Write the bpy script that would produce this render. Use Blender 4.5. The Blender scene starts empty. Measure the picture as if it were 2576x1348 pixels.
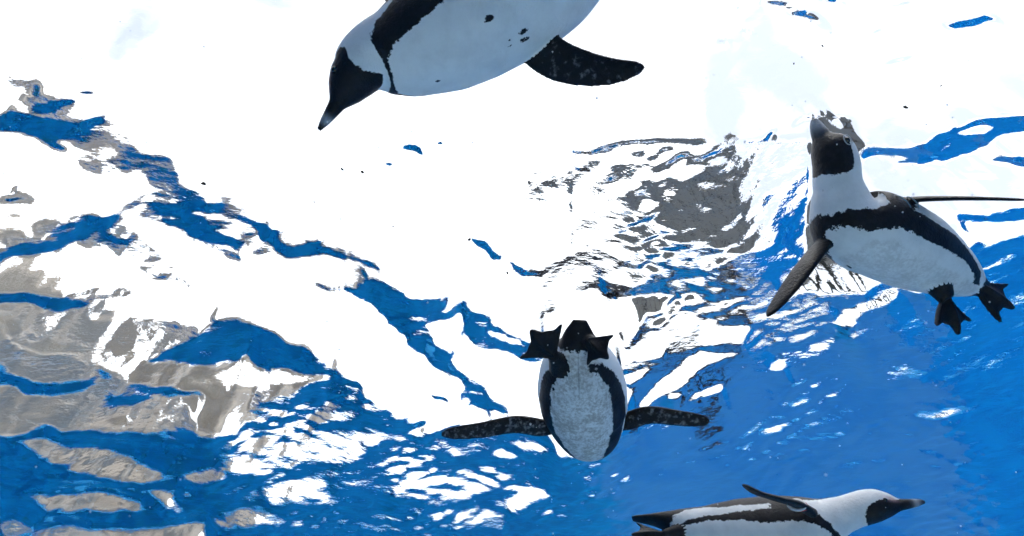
import bpy, bmesh, math, random
import numpy as np
from mathutils import Vector, Matrix, kdtree

rad = math.radians
scene = bpy.context.scene
COL = scene.collection

# ---------------------------------------------------------------- camera
PITCH, VFOV, DEPTH = 52.0, 44.0, 1.3          # camera 1.3 m under the surface, looking up
cam_d = bpy.data.cameras.new('camera')
cam = bpy.data.objects.new('camera', cam_d)
COL.objects.link(cam)
cam.location = (0, 0, -DEPTH)
cam.rotation_euler = (rad(90 + PITCH), 0, 0)
cam_d.sensor_fit = 'VERTICAL'
cam_d.angle_y = rad(VFOV)
cam_d.clip_start, cam_d.clip_end = 0.02, 3000
scene.camera = cam
cam_d.dof.use_dof = True
cam_d.dof.focus_distance = 1.4
cam_d.dof.aperture_fstop = 8
CAM = Vector((0, 0, -DEPTH))
FWD = Vector((0, math.cos(rad(PITCH)), math.sin(rad(PITCH))))
RGT = Vector((1, 0, 0))
UPV = Vector((0, -math.sin(rad(PITCH)), math.cos(rad(PITCH))))
PW, PH = 2575.0, 1348.0                        # picture units used by at()
FPX = PH / 2 / math.tan(rad(VFOV / 2))

def at(px, py, d):
    return CAM + d * (FWD + (px - PW / 2) / FPX * RGT + (PH / 2 - py) / FPX * UPV)

def cv(r, u, t):
    """direction from right / up / towards-viewer components"""
    return (r * RGT + u * UPV - t * FWD).normalized()

# ---------------------------------------------------------------- light
SUN_EL, SUN_AZ = 58.0, 150.0
world = bpy.data.worlds.new('World')
scene.world = world
world.use_nodes = True
wn, wl = world.node_tree.nodes, world.node_tree.links
wn.clear()
w_out = wn.new('ShaderNodeOutputWorld')
w_bg = wn.new('ShaderNodeBackground')
sky = wn.new('ShaderNodeTexSky')
sky.sky_type = 'NISHITA'
sky.sun_disc = False
sky.sun_elevation = rad(SUN_EL)
sky.sun_rotation = rad(SUN_AZ)
sky.air_density, sky.dust_density, sky.ozone_density = 1.0, 4.0, 1.0
# thin bright cloud over the whole sky
tc = wn.new('ShaderNodeTexCoord')
cn = wn.new('ShaderNodeTexNoise')
cn.inputs['Scale'].default_value = 3.0
cn.inputs['Detail'].default_value = 5
cr = wn.new('ShaderNodeValToRGB')
cr.color_ramp.elements[0].position, cr.color_ramp.elements[0].color = 0.32, (.33, .33, .33, 1)
cr.color_ramp.elements[1].position, cr.color_ramp.elements[1].color = 0.52, (.95, .95, .95, 1)
mx = wn.new('ShaderNodeMix'); mx.data_type = 'RGBA'
mx.inputs[7].default_value = (10.5, 10.8, 11.3, 1)
wl.new(tc.outputs['Generated'], cn.inputs['Vector'])
wl.new(cn.outputs['Fac'], cr.inputs['Fac'])
wl.new(cr.outputs['Color'], mx.inputs[0])
wl.new(sky.outputs['Color'], mx.inputs[6])
wl.new(mx.outputs[2], w_bg.inputs['Color'])
w_bg.inputs['Strength'].default_value = 0.12
wl.new(w_bg.outputs['Background'], w_out.inputs['Surface'])

sun_d = bpy.data.lights.new('sun', 'SUN')
sun_d.energy, sun_d.angle, sun_d.color = 1.2, rad(14), (1, .96, .9)
sun = bpy.data.objects.new('sun', sun_d)
COL.objects.link(sun)
sun.rotation_euler = (rad(90 - SUN_EL), 0, rad(180 - SUN_AZ))
scene.view_settings.view_transform = 'Standard'
scene.view_settings.look = 'None'
scene.view_settings.gamma = 1
scene.view_settings.exposure = 0.78
scene.view_settings.use_curve_mapping = False
cy = scene.cycles
cy.max_bounces, cy.diffuse_bounces, cy.glossy_bounces = 18, 5, 10
cy.transmission_bounces, cy.transparent_max_bounces = 12, 8
cy.caustics_reflective = cy.caustics_refractive = True
cy.blur_glossy = 0.3
cy.sample_clamp_indirect = 6
cy.use_denoising = True
try:
    cy.denoiser = 'OPENIMAGEDENOISE'
except Exception:
    pass

# ---------------------------------------------------------------- helpers
def new_mat(name):
    m = bpy.data.materials.new(name)
    m.use_nodes = True
    m.node_tree.nodes.clear()
    return m, m.node_tree.nodes, m.node_tree.links

class NT:
    """small node-graph writer"""
    def __init__(s, name):
        s.m, s.n, s.l = new_mat(name)
        s.out = s.n.new('ShaderNodeOutputMaterial')
    def put(s, sock, v):
        if v is None: return
        if hasattr(v, 'is_output'): s.l.new(v, sock)
        else: sock.default_value = v
    def noise(s, scale, detail=3, vec=None, rough=.5):
        n = s.n.new('ShaderNodeTexNoise')
        n.inputs['Scale'].default_value = scale
        n.inputs['Detail'].default_value = detail
        n.inputs['Roughness'].default_value = rough
        s.put(n.inputs['Vector'], vec if vec is not None else s.obj())
        return n.outputs['Fac']
    def obj(s):
        return s.n.new('ShaderNodeTexCoord').outputs['Object']
    def gen(s):
        g = s.n.new('ShaderNodeNewGeometry'); return g.outputs['Position']
    def math(s, op, a, b=None, c=None, clamp=False):
        n = s.n.new('ShaderNodeMath'); n.operation = op; n.use_clamp = clamp
        s.put(n.inputs[0], a); s.put(n.inputs[1], b); s.put(n.inputs[2], c)
        return n.outputs[0]
    def attr(s, name):
        n = s.n.new('ShaderNodeAttribute'); n.attribute_name = name
        return n.outputs['Fac']
    def ramp(s, f, lo, hi, a=0.0, b=1.0):
        n = s.n.new('ShaderNodeMapRange'); n.interpolation_type = 'SMOOTHSTEP'
        s.put(n.inputs['Value'], f)
        for k, v in (('From Min', lo), ('From Max', hi), ('To Min', a), ('To Max', b)):
            n.inputs[k].default_value = v
        return n.outputs['Result']
    def mix(s, f, a, b):
        n = s.n.new('ShaderNodeMix'); n.data_type = 'RGBA'
        s.put(n.inputs[0], f)
        for k, v in ((6, a), (7, b)):
            s.put(n.inputs[k], v if hasattr(v, 'is_output') else (*v, 1))
        return n.outputs[2]
    def bump(s, h, strength, dist):
        n = s.n.new('ShaderNodeBump')
        n.inputs['Strength'].default_value = strength
        n.inputs['Distance'].default_value = dist
        s.put(n.inputs['Height'], h)
        return n.outputs['Normal']
    def stretch(s, v):
        n = s.n.new('ShaderNodeMapping'); n.inputs['Scale'].default_value = v
        s.l.new(s.obj(), n.inputs['Vector']); return n.outputs['Vector']
    def done(s, col, rough=.5, normal=None, spec=.3, **kw):
        b = s.n.new('ShaderNodeBsdfPrincipled')
        s.put(b.inputs['Base Color'], col if hasattr(col, 'is_output') else (*col, 1))
        s.put(b.inputs['Roughness'], rough)
        s.put(b.inputs['Specular IOR Level'], spec)
        s.put(b.inputs['Normal'], normal)
        for k, v in kw.items(): s.put(b.inputs[k], v)
        s.l.new(b.outputs['BSDF'], s.out.inputs['Surface'])
        return s.m

def link_mesh(name, me, mat=None, parent=None, smooth=True):
    o = bpy.data.objects.new(name, me)
    COL.objects.link(o)
    if mat: me.materials.append(mat)
    if parent: o.parent = parent
    if smooth: me.shade_smooth()
    return o

def from_np(name, V, F, mat=None, parent=None, smooth=True):
    me = bpy.data.meshes.new(name)
    V = np.asarray(V, np.float32); F = np.asarray(F, np.int32)
    me.vertices.add(len(V)); me.vertices.foreach_set('co', V.ravel())
    k = F.shape[1]
    me.loops.add(F.size); me.loops.foreach_set('vertex_index', F.ravel())
    me.polygons.add(len(F))
    me.polygons.foreach_set('loop_start', np.arange(0, F.size, k, dtype=np.int32))
    me.update(calc_edges=True)
    me.validate()
    return link_mesh(name, me, mat, parent, smooth)

def box(bm, x0, x1, y0, y1, z0, z1):
    vs = [bm.verts.new((x, y, z)) for z in (z0, z1) for y in (y0, y1) for x in (x0, x1)]
    for f in ((0, 2, 3, 1), (4, 5, 7, 6), (0, 1, 5, 4), (2, 6, 7, 3), (0, 4, 6, 2), (1, 3, 7, 5)):
        bm.faces.new([vs[i] for i in f])

def bm_obj(name, bm, mat, parent=None, smooth=False):
    me = bpy.data.meshes.new(name); bm.to_mesh(me); bm.free()
    return link_mesh(name, me, mat, parent, smooth)

def tag(o, label=None, cat=None, group=None, kind=None):
    if label: o['label'] = label
    if cat: o['category'] = cat
    if group: o['group'] = group
    if kind: o['kind'] = kind
    return o

# ---------------------------------------------------------------- the pool
X0, X1, Y0, Y1 = -3.4, 3.65, -2.6, 5.0      # inner faces
FLOOR = -3.6
XR = 6.6                                     # the right-hand bay reaches further out

def paint(name, a, b, rough=.45, blotch=None):
    t = NT(name)
    f = t.noise(2.3, 6, t.gen(), .68)
    c = t.mix(t.ramp(f, .36, .64), a, b)
    if blotch:
        g = t.noise(2.1, 6, t.gen(), .65)
        c = t.mix(t.ramp(g, .52, .62), c, blotch)
    return t.done(c, rough, spec=.2)

M_BACK = paint('grey_blue_paint', (.045, .28, .60), (.09, .35, .66), blotch=(.004, .22, .60))
M_MID = paint('plain_blue_paint', (.001, .11, .34), (.006, .34, .68))
M_RIGHT = paint('bright_blue_paint', (.003, .33, .78), (.006, .43, .90), blotch=(.003, .20, .56))
M_LEFT = paint('deep_blue_paint', (.001, .11, .33), (.006, .34, .68), blotch=(.008, .13, .16))
M_FLOOR = paint('pale_floor', (.02, .29, .60), (.04, .34, .66), .7)

def wall(name, pts, mat, label, h0=FLOOR - .2, h1=.12):
    """straight run of wall: pts are the four plan corners"""
    bm = bmesh.new()
    lo = [bm.verts.new((x, y, h0)) for x, y in pts]
    hi = [bm.verts.new((x, y, h1)) for x, y in pts]
    n = len(pts)
    bm.faces.new(lo); bm.faces.new(hi[::-1])
    for i in range(n):
        bm.faces.new((lo[i], hi[i], hi[(i + 1) % n], lo[(i + 1) % n]))
    bmesh.ops.recalc_face_normals(bm, faces=bm.faces)
    return tag(bm_obj(name, bm, mat), label, 'wall')

T = .4
wall('pool_wall', [(1.3, Y1), (X1, Y1), (X1 + .1, Y1 + T), (1.3, Y1 + T)], M_BACK,
     'grey blue painted back wall of the pool, mirrored under the water surface')
wall('pool_wall', [(-1.9, Y1), (1.298, Y1), (1.298, Y1 + T), (-1.9, Y1 + T)], M_MID,
     'plain blue painted back wall of the pool beside the grey blue one')
wall('pool_wall', [(X1, Y1 + .02), (XR, 2.2), (XR + T, 2.4), (X1 + .102, Y1 + T)], M_RIGHT,
     'bright blue painted pool wall angling away from the grey blue back wall')
wall('pool_wall', [(XR, 2.2), (XR, Y0), (XR + T, Y0), (XR + T, 2.398)], M_RIGHT,
     'bright blue painted side wall of the pool beyond the angled wall')
wall('pool_wall', [(X0, Y0), (X0, Y1), (X0 - T, Y1), (X0 - T, Y0)], M_LEFT,
     'deep blue pool wall with green algae stains below the grey rock wall')
wall('pool_wall', [(X0, Y1), (-1.902, Y1), (-1.902, Y1 + T), (X0, Y1 + T)], M_LEFT,
     'deep blue far corner wall of the pool stained with algae')
wall('pool_wall', [(X0 - T, Y0 - T), (XR + T, Y0 - T), (XR + T, Y0 - .002), (X0 - T, Y0 - .002)], M_LEFT,
     'deep blue pool wall behind the viewing place')

bm = bmesh.new()
box(bm, X0 - T, XR + T, Y0 - T, Y1 + T, FLOOR - .3, FLOOR)
tag(bm_obj('pool_floor', bm, M_FLOOR), kind='structure')

# pale sheet added mid-floor to bounce neutral light up onto the penguin bellies
M_BOUNCE = NT('pale_bounce')
M_BOUNCE = M_BOUNCE.done(M_BOUNCE.mix(M_BOUNCE.noise(6, 6, M_BOUNCE.gen()), (.60, .67, .58), (.70, .76, .67)), .9, M_BOUNCE.bump(M_BOUNCE.noise(40, 4, M_BOUNCE.gen()), .5, .02))
bm = bmesh.new()
rs_ = random.Random(2)
vs = [bm.verts.new((.5 + 2.8 * math.cos(k * math.pi / 24) * rs_.uniform(.93, 1.07), .3 + 2.55 * math.sin(k * math.pi / 24) * rs_.uniform(.93, 1.07), FLOOR + .004)) for k in range(48)]
bm.faces.new(vs)
tag(bm_obj('bounce_sheet', bm, M_BOUNCE), kind='structure')

# ground outside the pool, a sheet with the pool cut out
M_GROUND = NT('paving')
c = M_GROUND.mix(M_GROUND.noise(3, 6, M_GROUND.gen()), (.30, .29, .27), (.42, .41, .39))
M_GROUND = M_GROUND.done(c, .8)
bm = bmesh.new()
zg, BIG = .06, 1500
xa, xb, ya, yb = X0 - T, XR + T, Y0 - T, Y1 + T
for (x0, x1, y0, y1) in ((-BIG, xa, -BIG, BIG), (xb, BIG, -BIG, BIG), (xa, xb, -BIG, ya), (xa, xb, yb, BIG)):
    bm.faces.new([bm.verts.new(p) for p in ((x0, y0, zg), (x1, y0, zg), (x1, y1, zg), (x0, y1, zg))])
# the corner cut off by the angled wall
bm.faces.new([bm.verts.new(p) for p in ((X1 + .4, Y1 + T, zg), (XR + T - .1, 2.6, zg), (xb, 2.6, zg), (xb, yb, zg))])
tag(bm_obj('ground', bm, M_GROUND), kind='structure')

# ---------------------------------------------------------------- rock wall above the water (left)
t = NT('grey_rock')
f1 = t.noise(2.0, 8, t.gen(), .65); f2 = t.noise(38, 4, t.gen(), .7)
c = t.mix(t.ramp(f1, .3, .7), (.235, .208, .178), (.32, .29, .252))
c = t.mix(t.ramp(f2, .40, .62), c, (.40, .365, .325))
c = t.mix(t.ramp(t.noise(70, 2, t.gen()), .60, .70), c, (.16, .15, .14))
M_ROCK = t.done(c, .85, t.bump(f2, .6, .02))

def rock_wall(name, p0, p1, h, seed, label, thick=.8):
    """rough wall of sprayed rock from p0 to p1 standing on the pool edge"""
    rng = np.random.default_rng(seed)
    p0, p1 = np.array(p0, float), np.array(p1, float)
    L = np.linalg.norm(p1 - p0); d = (p1 - p0) / L; n = np.array((d[1], -d[0]))
    nu, nv = int(L * 16), int(h * 16)
    u = np.linspace(0, 1, nu); v = np.linspace(0, 1, nv)
    U, V = np.meshgrid(u, v, indexing='ij')
    x, y = U * L, V * h
    disp = np.zeros_like(x); top = np.zeros(nu)
    for k in range(26):
        w = 2 * math.pi / rng.uniform(.25, 2.4); a = rng.uniform(0, 6.3); ph = rng.uniform(0, 6.3)
        amp = .26 / w
        disp += amp * np.sin(w * (math.cos(a) * x + math.sin(a) * y) + ph)
        top += amp * .75 * np.sin(w * u * L * .7 + ph)
    y = y * (1 + (top / h)[:, None]) + .1
    front = np.stack([p0[0] + d[0] * x + n[0] * disp, p0[1] + d[1] * x + n[1] * disp, y], -1).reshape(-1, 3)
    back = front + np.array([-n[0] * thick, -n[1] * thick, 0])
    V_ = np.concatenate([front, back]); N = nu * nv
    idx = np.arange(N).reshape(nu, nv)
    q = lambda a, b, c_, e: np.stack([a.ravel(), b.ravel(), c_.ravel(), e.ravel()], -1)
    F = [q(idx[:-1, :-1], idx[1:, :-1], idx[1:, 1:], idx[:-1, 1:]),
         q(idx[:-1, :-1] + N, idx[:-1, 1:] + N, idx[1:, 1:] + N, idx[1:, :-1] + N)]
    for e in (idx[:, 0], idx[:, -1][::-1], idx[0, :][::-1], idx[-1, :]):
        F.append(np.stack([e[:-1], e[:-1] + N, e[1:] + N, e[1:]], -1))
    o = from_np(name, V_, np.concatenate(F), M_ROCK)
    return tag(o, label, 'wall')

rock_wall('rock_wall', (X0 - .15, Y0 - .2), (X0 - .15, Y1 + .2), 1.55, 3,
          'rough grey beige rock wall rising along the pool edge')
rock_wall('rock_wall', (X0 - .9, Y1 + .75), (-3.0, Y1 + .75), 2.5, 5,
          'rough grey beige rock wall closing the far corner, ending against open sky')

# low kerb of stone round the rest of the pool
M_KERB = NT('dark_stone')
M_KERB = M_KERB.done(M_KERB.mix(M_KERB.noise(9, 5, M_KERB.gen()), (.05, .055, .06), (.13, .13, .13)), .7)
bm = bmesh.new(); box(bm, -2.9, X1 + .3, Y1 + .12, Y1 + .38, .121, .34)
tag(bm_obj('kerb', bm, M_KERB), 'low dark stone kerb along the far edge of the pool', 'kerb')

# ---------------------------------------------------------------- canopy roof beyond the pool
M_PANEL = NT('grey_soffit')
M_PANEL = M_PANEL.done(M_PANEL.mix(M_PANEL.noise(2.5, 6, M_PANEL.gen(), .65), (.13, .135, .14), (.24, .24, .24)), .6)
M_JOINT = NT('dark_steel').done((.016, .017, .020), .5)
roof = bpy.data.objects.new('canopy', None); COL.objects.link(roof)
roof.rotation_euler = (0, 0, rad(-27.5))
tag(roof, 'dark grey panelled canopy roof on two steel posts beyond the pool edge', 'canopy')
RX, RX2, RY0, RY1, RZ = 1.95, 1.62, 4.75, 7.35, 4.25
bm = bmesh.new(); box(bm, -RX, RX2, RY0, RY1, RZ, RZ + .16)
bm_obj('slab', bm, M_JOINT, roof)
for sx in (.95, 1.3):
    bm = bmesh.new(); box(bm, sx - .06, sx + .06, RY1 - .3, RY1 - .18, zg, RZ - .002)
    bm_obj('post', bm, M_JOINT, roof)
nx, ny = 8, 5
pw, pd = (RX + RX2) / nx, (RY1 - RY0) / ny
pm = None
for i in range(nx):
    for j in range(ny):
        if pm is None:
            bm = bmesh.new(); box(bm, .02, pw - .02, .02, pd - .02, -.05, -.002)
            p = bm_obj('panel', bm, M_PANEL, roof); pm = p.data
        else:
            p = bpy.data.objects.new('panel', pm); COL.objects.link(p); p.parent = roof
        p.location = (-RX + i * pw, RY0 + j * pd, RZ)

# ---------------------------------------------------------------- water surface
random.seed(4)
def Z(ox, oy, k, s):
    """outline points given as a flat string of x,y pairs in an enlarged picture region"""
    v = [float(q) for q in s.replace(',', ' ').split()]
    return [(ox + v[i] * k, oy + v[i + 1] * k) for i in range(0, len(v), 2)]
R1 = lambda s: Z(0, 126, .373, s)
R2 = lambda s: Z(566, 503, .373, s)
R3 = lambda s: Z(1257, 566, .373, s)
R4 = lambda s: Z(1716, 0, .42, s)
R5 = lambda s: Z(566, 845, .373, s)
R6 = lambda s: Z(0, 845, .373, s)
R8 = lambda s: Z(1823, 692, .487, s)
D = lambda s: Z(0, 0, 1, s)
# wave faces: what each face of the water does to a ray from below.
# L = steep, mirrors the pale floor; B = steep, mirrors the pool walls; W = lets the sky in; G = lets in the low horizon; M = broken ripples
LAY = [
 ('B', D('-60,1070 110,1010 230,965 330,935 440,870 540,800 600,795 690,830 800,900 890,960 960,1020 1010,1050 1120,1060 1230,1060 1340,1050 1400,1130 1480,1140 1560,1100 1575,900 1560,860 1640,800 1720,720 1800,680 1880,640 1960,620 2040,660 1930,790 2080,820 2250,720 2330,740 2400,640 2440,610 2575,590 2720,560 2720,1420 -120,1420 -120,1080')),
 ('G', D('-80,800 90,770 190,730 320,720 330,740 270,775 330,800 400,805 490,830 540,830 440,870 350,905 260,880 340,915 480,915 560,905 700,935 800,945 740,1000 690,1000 640,1040 600,1080 540,1100 420,1085 250,1095 110,1075 0,1105 -80,1110')),
 ('W', D('20,860 120,850 190,870 110,890 50,880')),
 ('W', D('190,785 300,790 320,815 240,810')),
 ('W', D('245,910 380,950 330,945 270,930')),
 ('W', D('455,940 540,930 620,890 650,940 780,940 830,960 700,975 640,985 560,980 600,1030 560,1030 455,970')),
 ('W', D('455,1015 540,1025 600,1075 640,1100 560,1095 480,1050')),
 ('W', D('265,1055 330,1052 335,1068 270,1065')),
 ('W', D('0,800 50,805 60,840 0,845')),
 ('B', D('0,735 70,745 150,740 210,770 190,780 110,775 70,765 0,770')),
 ('B', D('0,915 60,960 150,965 230,960 220,980 130,1000 60,1000 0,970')),
 ('B', D('230,925 310,955 260,950')),
 ('B', D('330,975 450,970 520,1000 440,1000 370,990')),
 ('B', D('260,1000 380,1010 350,1025 270,1020')),
 ('G', D('30,1110 120,1105 220,1130 330,1165 430,1205 300,1220 200,1200 100,1150')),
 ('G', D('450,1205 580,1165 580,1200 500,1220')),
 ('G', D('30,1255 90,1255 240,1255 350,1270 360,1290 280,1290 100,1285 90,1270')),
 ('G', D('90,1335 350,1330 500,1320 505,1400 90,1400')),
 ('G', D('500,1300 600,1300 570,1330')), ('G', D('280,1235 470,1235 480,1255')),
 ('G', D('0,1320 90,1325 60,1340 0,1345')),
 ('W', D('385,1235 410,1240 470,1295 450,1295 400,1265')),
 ('L', R8('830,540 870,465 940,480 1080,500 940,550')), ('L', R8('930,750 1000,710 1230,670 1310,630 1300,650 1220,710 1100,725')),
 ('L', R8('960,300 1040,255 1070,250 1060,290')), ('L', R8('1180,345 1240,310 1310,315 1240,335')), ('L', R8('820,365 860,340 915,328 900,350')),
 ('L', R8('700,820 820,800 930,805 820,830')), ('L', R8('850,1035 940,985 935,1005 870,1045')), ('L', R8('1020,1000 1100,980 1240,970 1260,1000 1150,1005')),
 ('L', R8('1160,1330 1300,1280 1440,1230 1340,1290')), ('L', R8('60,800 130,780 320,790 250,815')), ('L', R8('560,1010 640,960 870,950 700,985')),
 ('W', R8('230,465 280,435 350,450 330,485 260,490')),
 # upper left
 ('G', R1('60,195 130,200 260,250 240,280 220,310 490,340 430,440 560,475 690,485 820,580 980,680 1140,720 1210,840 1240,910 1400,1000 1590,1080 1780,1150 1750,1230 1660,1260 1640,1430 1400,1360 1280,1250 1100,1170 930,1120 880,1060 900,990 980,950 960,870 830,850 660,850 520,790 460,740 560,715 790,720 750,650 720,600 600,620 480,620 400,610 200,450 150,350 200,320 80,250')),
 ('G', R1('220,1210 290,1130 440,1140 560,1100 820,1120 870,1180 1000,1310 1100,1400 1340,1600 1180,1570 940,1480 780,1390 700,1348 550,1348 420,1280 280,1240')),
 ('G', R1('0,1240 120,1230 200,1260 430,1290 420,1348 0,1400')), ('G', R1('500,275 560,262 680,270 600,295 520,295')),
 ('G', R1('0,880 100,930 260,980 210,1030 0,1035 0,1010 90,970')), ('G', R1('50,1105 120,1095 215,1105 120,1120')),
 ('B', R1('205,375 270,365 430,355 435,375 390,410 300,425 230,405')),
 ('B', R1('0,410 80,390 180,430 240,460 330,470 460,490 540,520 565,560 480,580 380,610 440,680 430,705 380,680 310,645 220,595 100,560 0,550')),
 ('B', R1('985,1040 1040,1035 1130,1050 1250,1075 1340,1040 1460,1050 1490,1080 1400,1110 1370,1130 1430,1200 1500,1250 1610,1290 1560,1310 1420,1290 1280,1240 1150,1170 1030,1110')),
 ('B', R1('570,1130 780,1130 770,1180 720,1210 800,1260 870,1290 840,1305 760,1280 680,1220 570,1195')),
 ('B', R1('450,1240 565,1240 555,1280 470,1275')),
 ('B', R1('60,1325 420,1305 340,1360 240,1390 0,1390')), ('B', R1('0,970 150,1015 0,1020')),
 # the long diagonal wave
 ('G', R2('500,260 620,260 860,340 880,380 1010,420 1090,490 1370,640 1350,650 1180,590 1060,510 860,400 740,310')),
 ('G', R2('195,300 260,270 310,320 320,360 215,380')),
 ('B', R2('200,165 370,200 350,270 450,300 620,280 640,300 560,340 640,330 820,370 800,395 640,370 500,390 430,395 350,340 300,280 250,220')),
 ('B', R2('940,490 1060,530 1150,590 1200,660 1270,670 1400,670 1480,700 1470,750 1590,740 1500,800 1350,830 1400,880 1440,960 1370,970 1520,1070 1590,1170 1700,1250 1800,1400 1760,1430 1650,1348 1560,1200 1400,1100 1240,990 1140,870 1040,770 980,700 800,620 690,600 560,540 700,570 880,620 930,560')),
 ('B', R2('1590,740 1750,790 1900,890 2040,960 2130,1010 2130,1110 2010,1080 1860,1040 1720,980 1620,920')),
 ('W', R2('1720,860 1850,905 2030,990 1870,970')),
 ('B', R2('1670,250 1750,260 1870,370 1870,420 1810,410 1740,330 1690,290')),
 ('B', R2('1900,415 2020,450 2180,490 2150,520 2010,490')),
 ('G', R2('580,970 700,985 860,1005 740,1060 780,1100 920,1160 1000,1200 900,1190 740,1130 680,1060')),
 ('B', R5('1570,290 1720,350 1900,510 1850,540 1700,470 1600,380')),
 ('M', R5('1310,300 1370,290 1480,340 1500,430 1400,440 1320,380')),
 ('G', R5('590,60 860,95 740,130 790,190 930,250 780,230 640,150')),
 ('W', R5('1370,580 1480,560 1700,600 1480,640 1300,690 1250,690')),
 ('W', R5('1420,710 1600,765 1740,800 1560,780')),
 ('W', R5('1810,770 1880,750 1980,810 1960,830 1850,800')),
 ('W', R5('1940,715 2100,750 2302,770 2302,805 2050,785')),
 ('W', R3('880,1245 1000,1150 1180,1000 1340,860 1560,890 1400,940 1280,1020 1160,1110 960,1220')),
 ('M', R5('0,700 400,620 900,640 1080,690 900,860 500,880 300,1000 0,900')),
 ('M', R5('1150,880 1500,890 1900,980 1500,1120 1150,1090')),
 ('M', R5('200,1000 700,960 720,1150 350,1140')), ('M', R5('1500,1150 1920,1180 1900,1310 1550,1290')),
 ('M', R5('20,1180 250,1150 370,1240 600,1290 200,1290 20,1310')),
 ('M', R5('1000,1190 1060,1190 1060,1260 990,1250')),
 ('M', R5('640,420 900,520 860,560 640,600 600,500')),
 ('W', R5('1910,1120 2000,1030 2080,1035 2230,1100 2100,1130 1920,1165')),
 ('W', R5('1180,1000 1300,950 1400,960 1570,1020 1300,1025')),
 ('M', R3('300,420 340,290 700,150 1000,170 1500,150 1400,300 1500,330 1350,400 900,430 720,520 690,580 300,560')),
 ('M', R3('1180,860 1400,820 1500,700 1200,560 1000,640 1050,760')),
 ('W', R3('320,400 690,420 690,560 620,640 330,600')),
 ('W', R3('640,740 900,600 1170,545 1300,485 1000,480 1290,455 1380,510 1180,570 1050,610 900,660 760,760')),
 ('W', R3('830,860 930,790 1180,700 1190,780 1060,880 820,950')),
 ('W', R3('1390,690 1700,660 1740,690 1590,790 1370,800')),
 ('W', R3('850,1010 1000,970 990,1000 870,1080')),
 ('W', R3('1815,930 1900,905 1980,930 1940,970 1850,970')),
 ('W', R3('2070,400 2302,200 2302,430 2200,460 2080,430')),
 ('W', R3('1120,1150 1200,1125 1180,1150 1130,1165')), ('W', R3('1230,1190 1480,1080 1490,1110 1400,1150 1250,1205')),
 ('W', R3('2150,745 2200,720 2240,740 2180,765')), ('W', R3('1510,540 1560,515 1580,535 1520,550')),
 ('B', D('1930,800 1960,760 2030,738 2110,738 2160,735 2215,712 2270,700 2300,740 2110,850 2080,860 1940,840')),
 ('W', D('2095,815 2240,720 2255,738 2115,832')), ('W', D('2030,690 2100,650 2220,700 2130,735 2040,735')),
 ('B', R3('970,190 1250,130 1480,150 1400,190 1150,200 950,210')),
 ('B', R3('1100,260 1360,250 1360,340 1090,340')),
 ('B', R3('690,450 1000,410 1450,420 1700,430 1700,500 1300,470 700,480')),
 # right
 ('B', R4('1570,155 1680,110 1780,90 1860,115 1750,165 1620,175')),
 ('B', R4('1060,870 1200,880 1380,890 1500,820 1700,740 1980,695 2170,700 2170,740 1820,830 1760,860 1700,920 1600,985 1300,940 1060,930')),
 ('W', R4('1600,800 1800,760 1900,770 1700,820')),
 ('B', R4('1850,950 1980,940 2170,970 2170,1030 1950,990')),
 ('B', R4('1230,960 1400,960 1600,1000 1730,1060 1930,1090 1730,1040 1500,990 1260,975')),
 ('B', R4('1640,1290 1850,1270 2170,1210 2170,1300 1900,1348 1640,1348')),
 ('B', R4('470,5 640,5 560,30')), ('B', R4('640,85 700,65 775,115 730,125')), ('B', R4('580,40 640,35 690,60 640,50')),
 ('B', R4('1160,140 1260,98 1200,132')), ('B', R4('1050,225 1170,178 1285,130 1170,192')),
 ('B', R4('1180,428 1280,360 1400,318 1290,374')), ('B', R4('655,748 780,700 1000,703 800,724')),
 ('B', R4('800,0 900,0 985,18 930,20')), ('B', R4('1240,50 1340,0 1360,0 1280,40')), ('B', R4('430,915 520,820 580,760 510,850')),
 ('G', R4('335,185 440,190 455,200 350,195')), ('G', R4('150,213 240,235 315,250 230,245')),
 ('B', D('1018,378 1028,364 1048,364 1058,376 1050,390 1028,390')), ('B', D('1085,363 1092,359 1100,363 1092,368')),
 ('B', D('965,415 978,412 992,418 978,424')), ('G', R1('1085,85 1165,125 1120,110')),
]
IW, IH, IS = 859, 450, 3.0

def inside(poly, X, Y):
    r = np.zeros(X.shape, bool); n = len(poly)
    for i in range(n):
        (xa_, ya_), (xb_, yb_) = poly[i], poly[(i + 1) % n]
        if ya_ == yb_: continue
        c_ = ((ya_ > Y) != (yb_ > Y)) & (X < (xb_ - xa_) * (Y - ya_) / (yb_ - ya_) + xa_)
        r ^= c_
    return r

KIND = {'W': 0, 'B': 1, 'G': 2, 'M': 3, 'L': 4}
gx, gy = np.meshgrid((np.arange(IW) + .5) * IS, (np.arange(IH) + .5) * IS)
# ragged outlines
rng = np.random.default_rng(12)
wx = np.zeros_like(gx); wy = np.zeros_like(gx)
for k in range(40):
    lam = rng.uniform(22, 130); a = rng.normal(math.pi / 2, .7); p1, p2 = rng.uniform(0, 6.3, 2)
    w = 2 * math.pi / lam; ph = w * (math.cos(a) * gx + math.sin(a) * gy)
    amp = .011 * lam
    wx += 1.8 * amp * np.sin(ph + p1); wy += .7 * amp * np.sin(ph + p2)
cls = np.zeros(gx.shape, int)
for kd, poly in LAY:
    xs = [p[0] for p in poly]; ys = [p[1] for p in poly]
    j0, j1 = max(0, int(min(xs) / IS) - 5), int(max(xs) / IS) + 6
    i0, i1 = max(0, int(min(ys) / IS) - 5), int(max(ys) / IS) + 6
    s = (slice(i0, i1), slice(j0, j1))
    m = inside(poly, (gx + wx)[s], (gy + wy)[s])
    cls[s][m] = KIND[kd]
tower_zone = inside(D('1440,340 2030,340 2030,640 1900,650 1440,640'), gx, gy)

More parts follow.
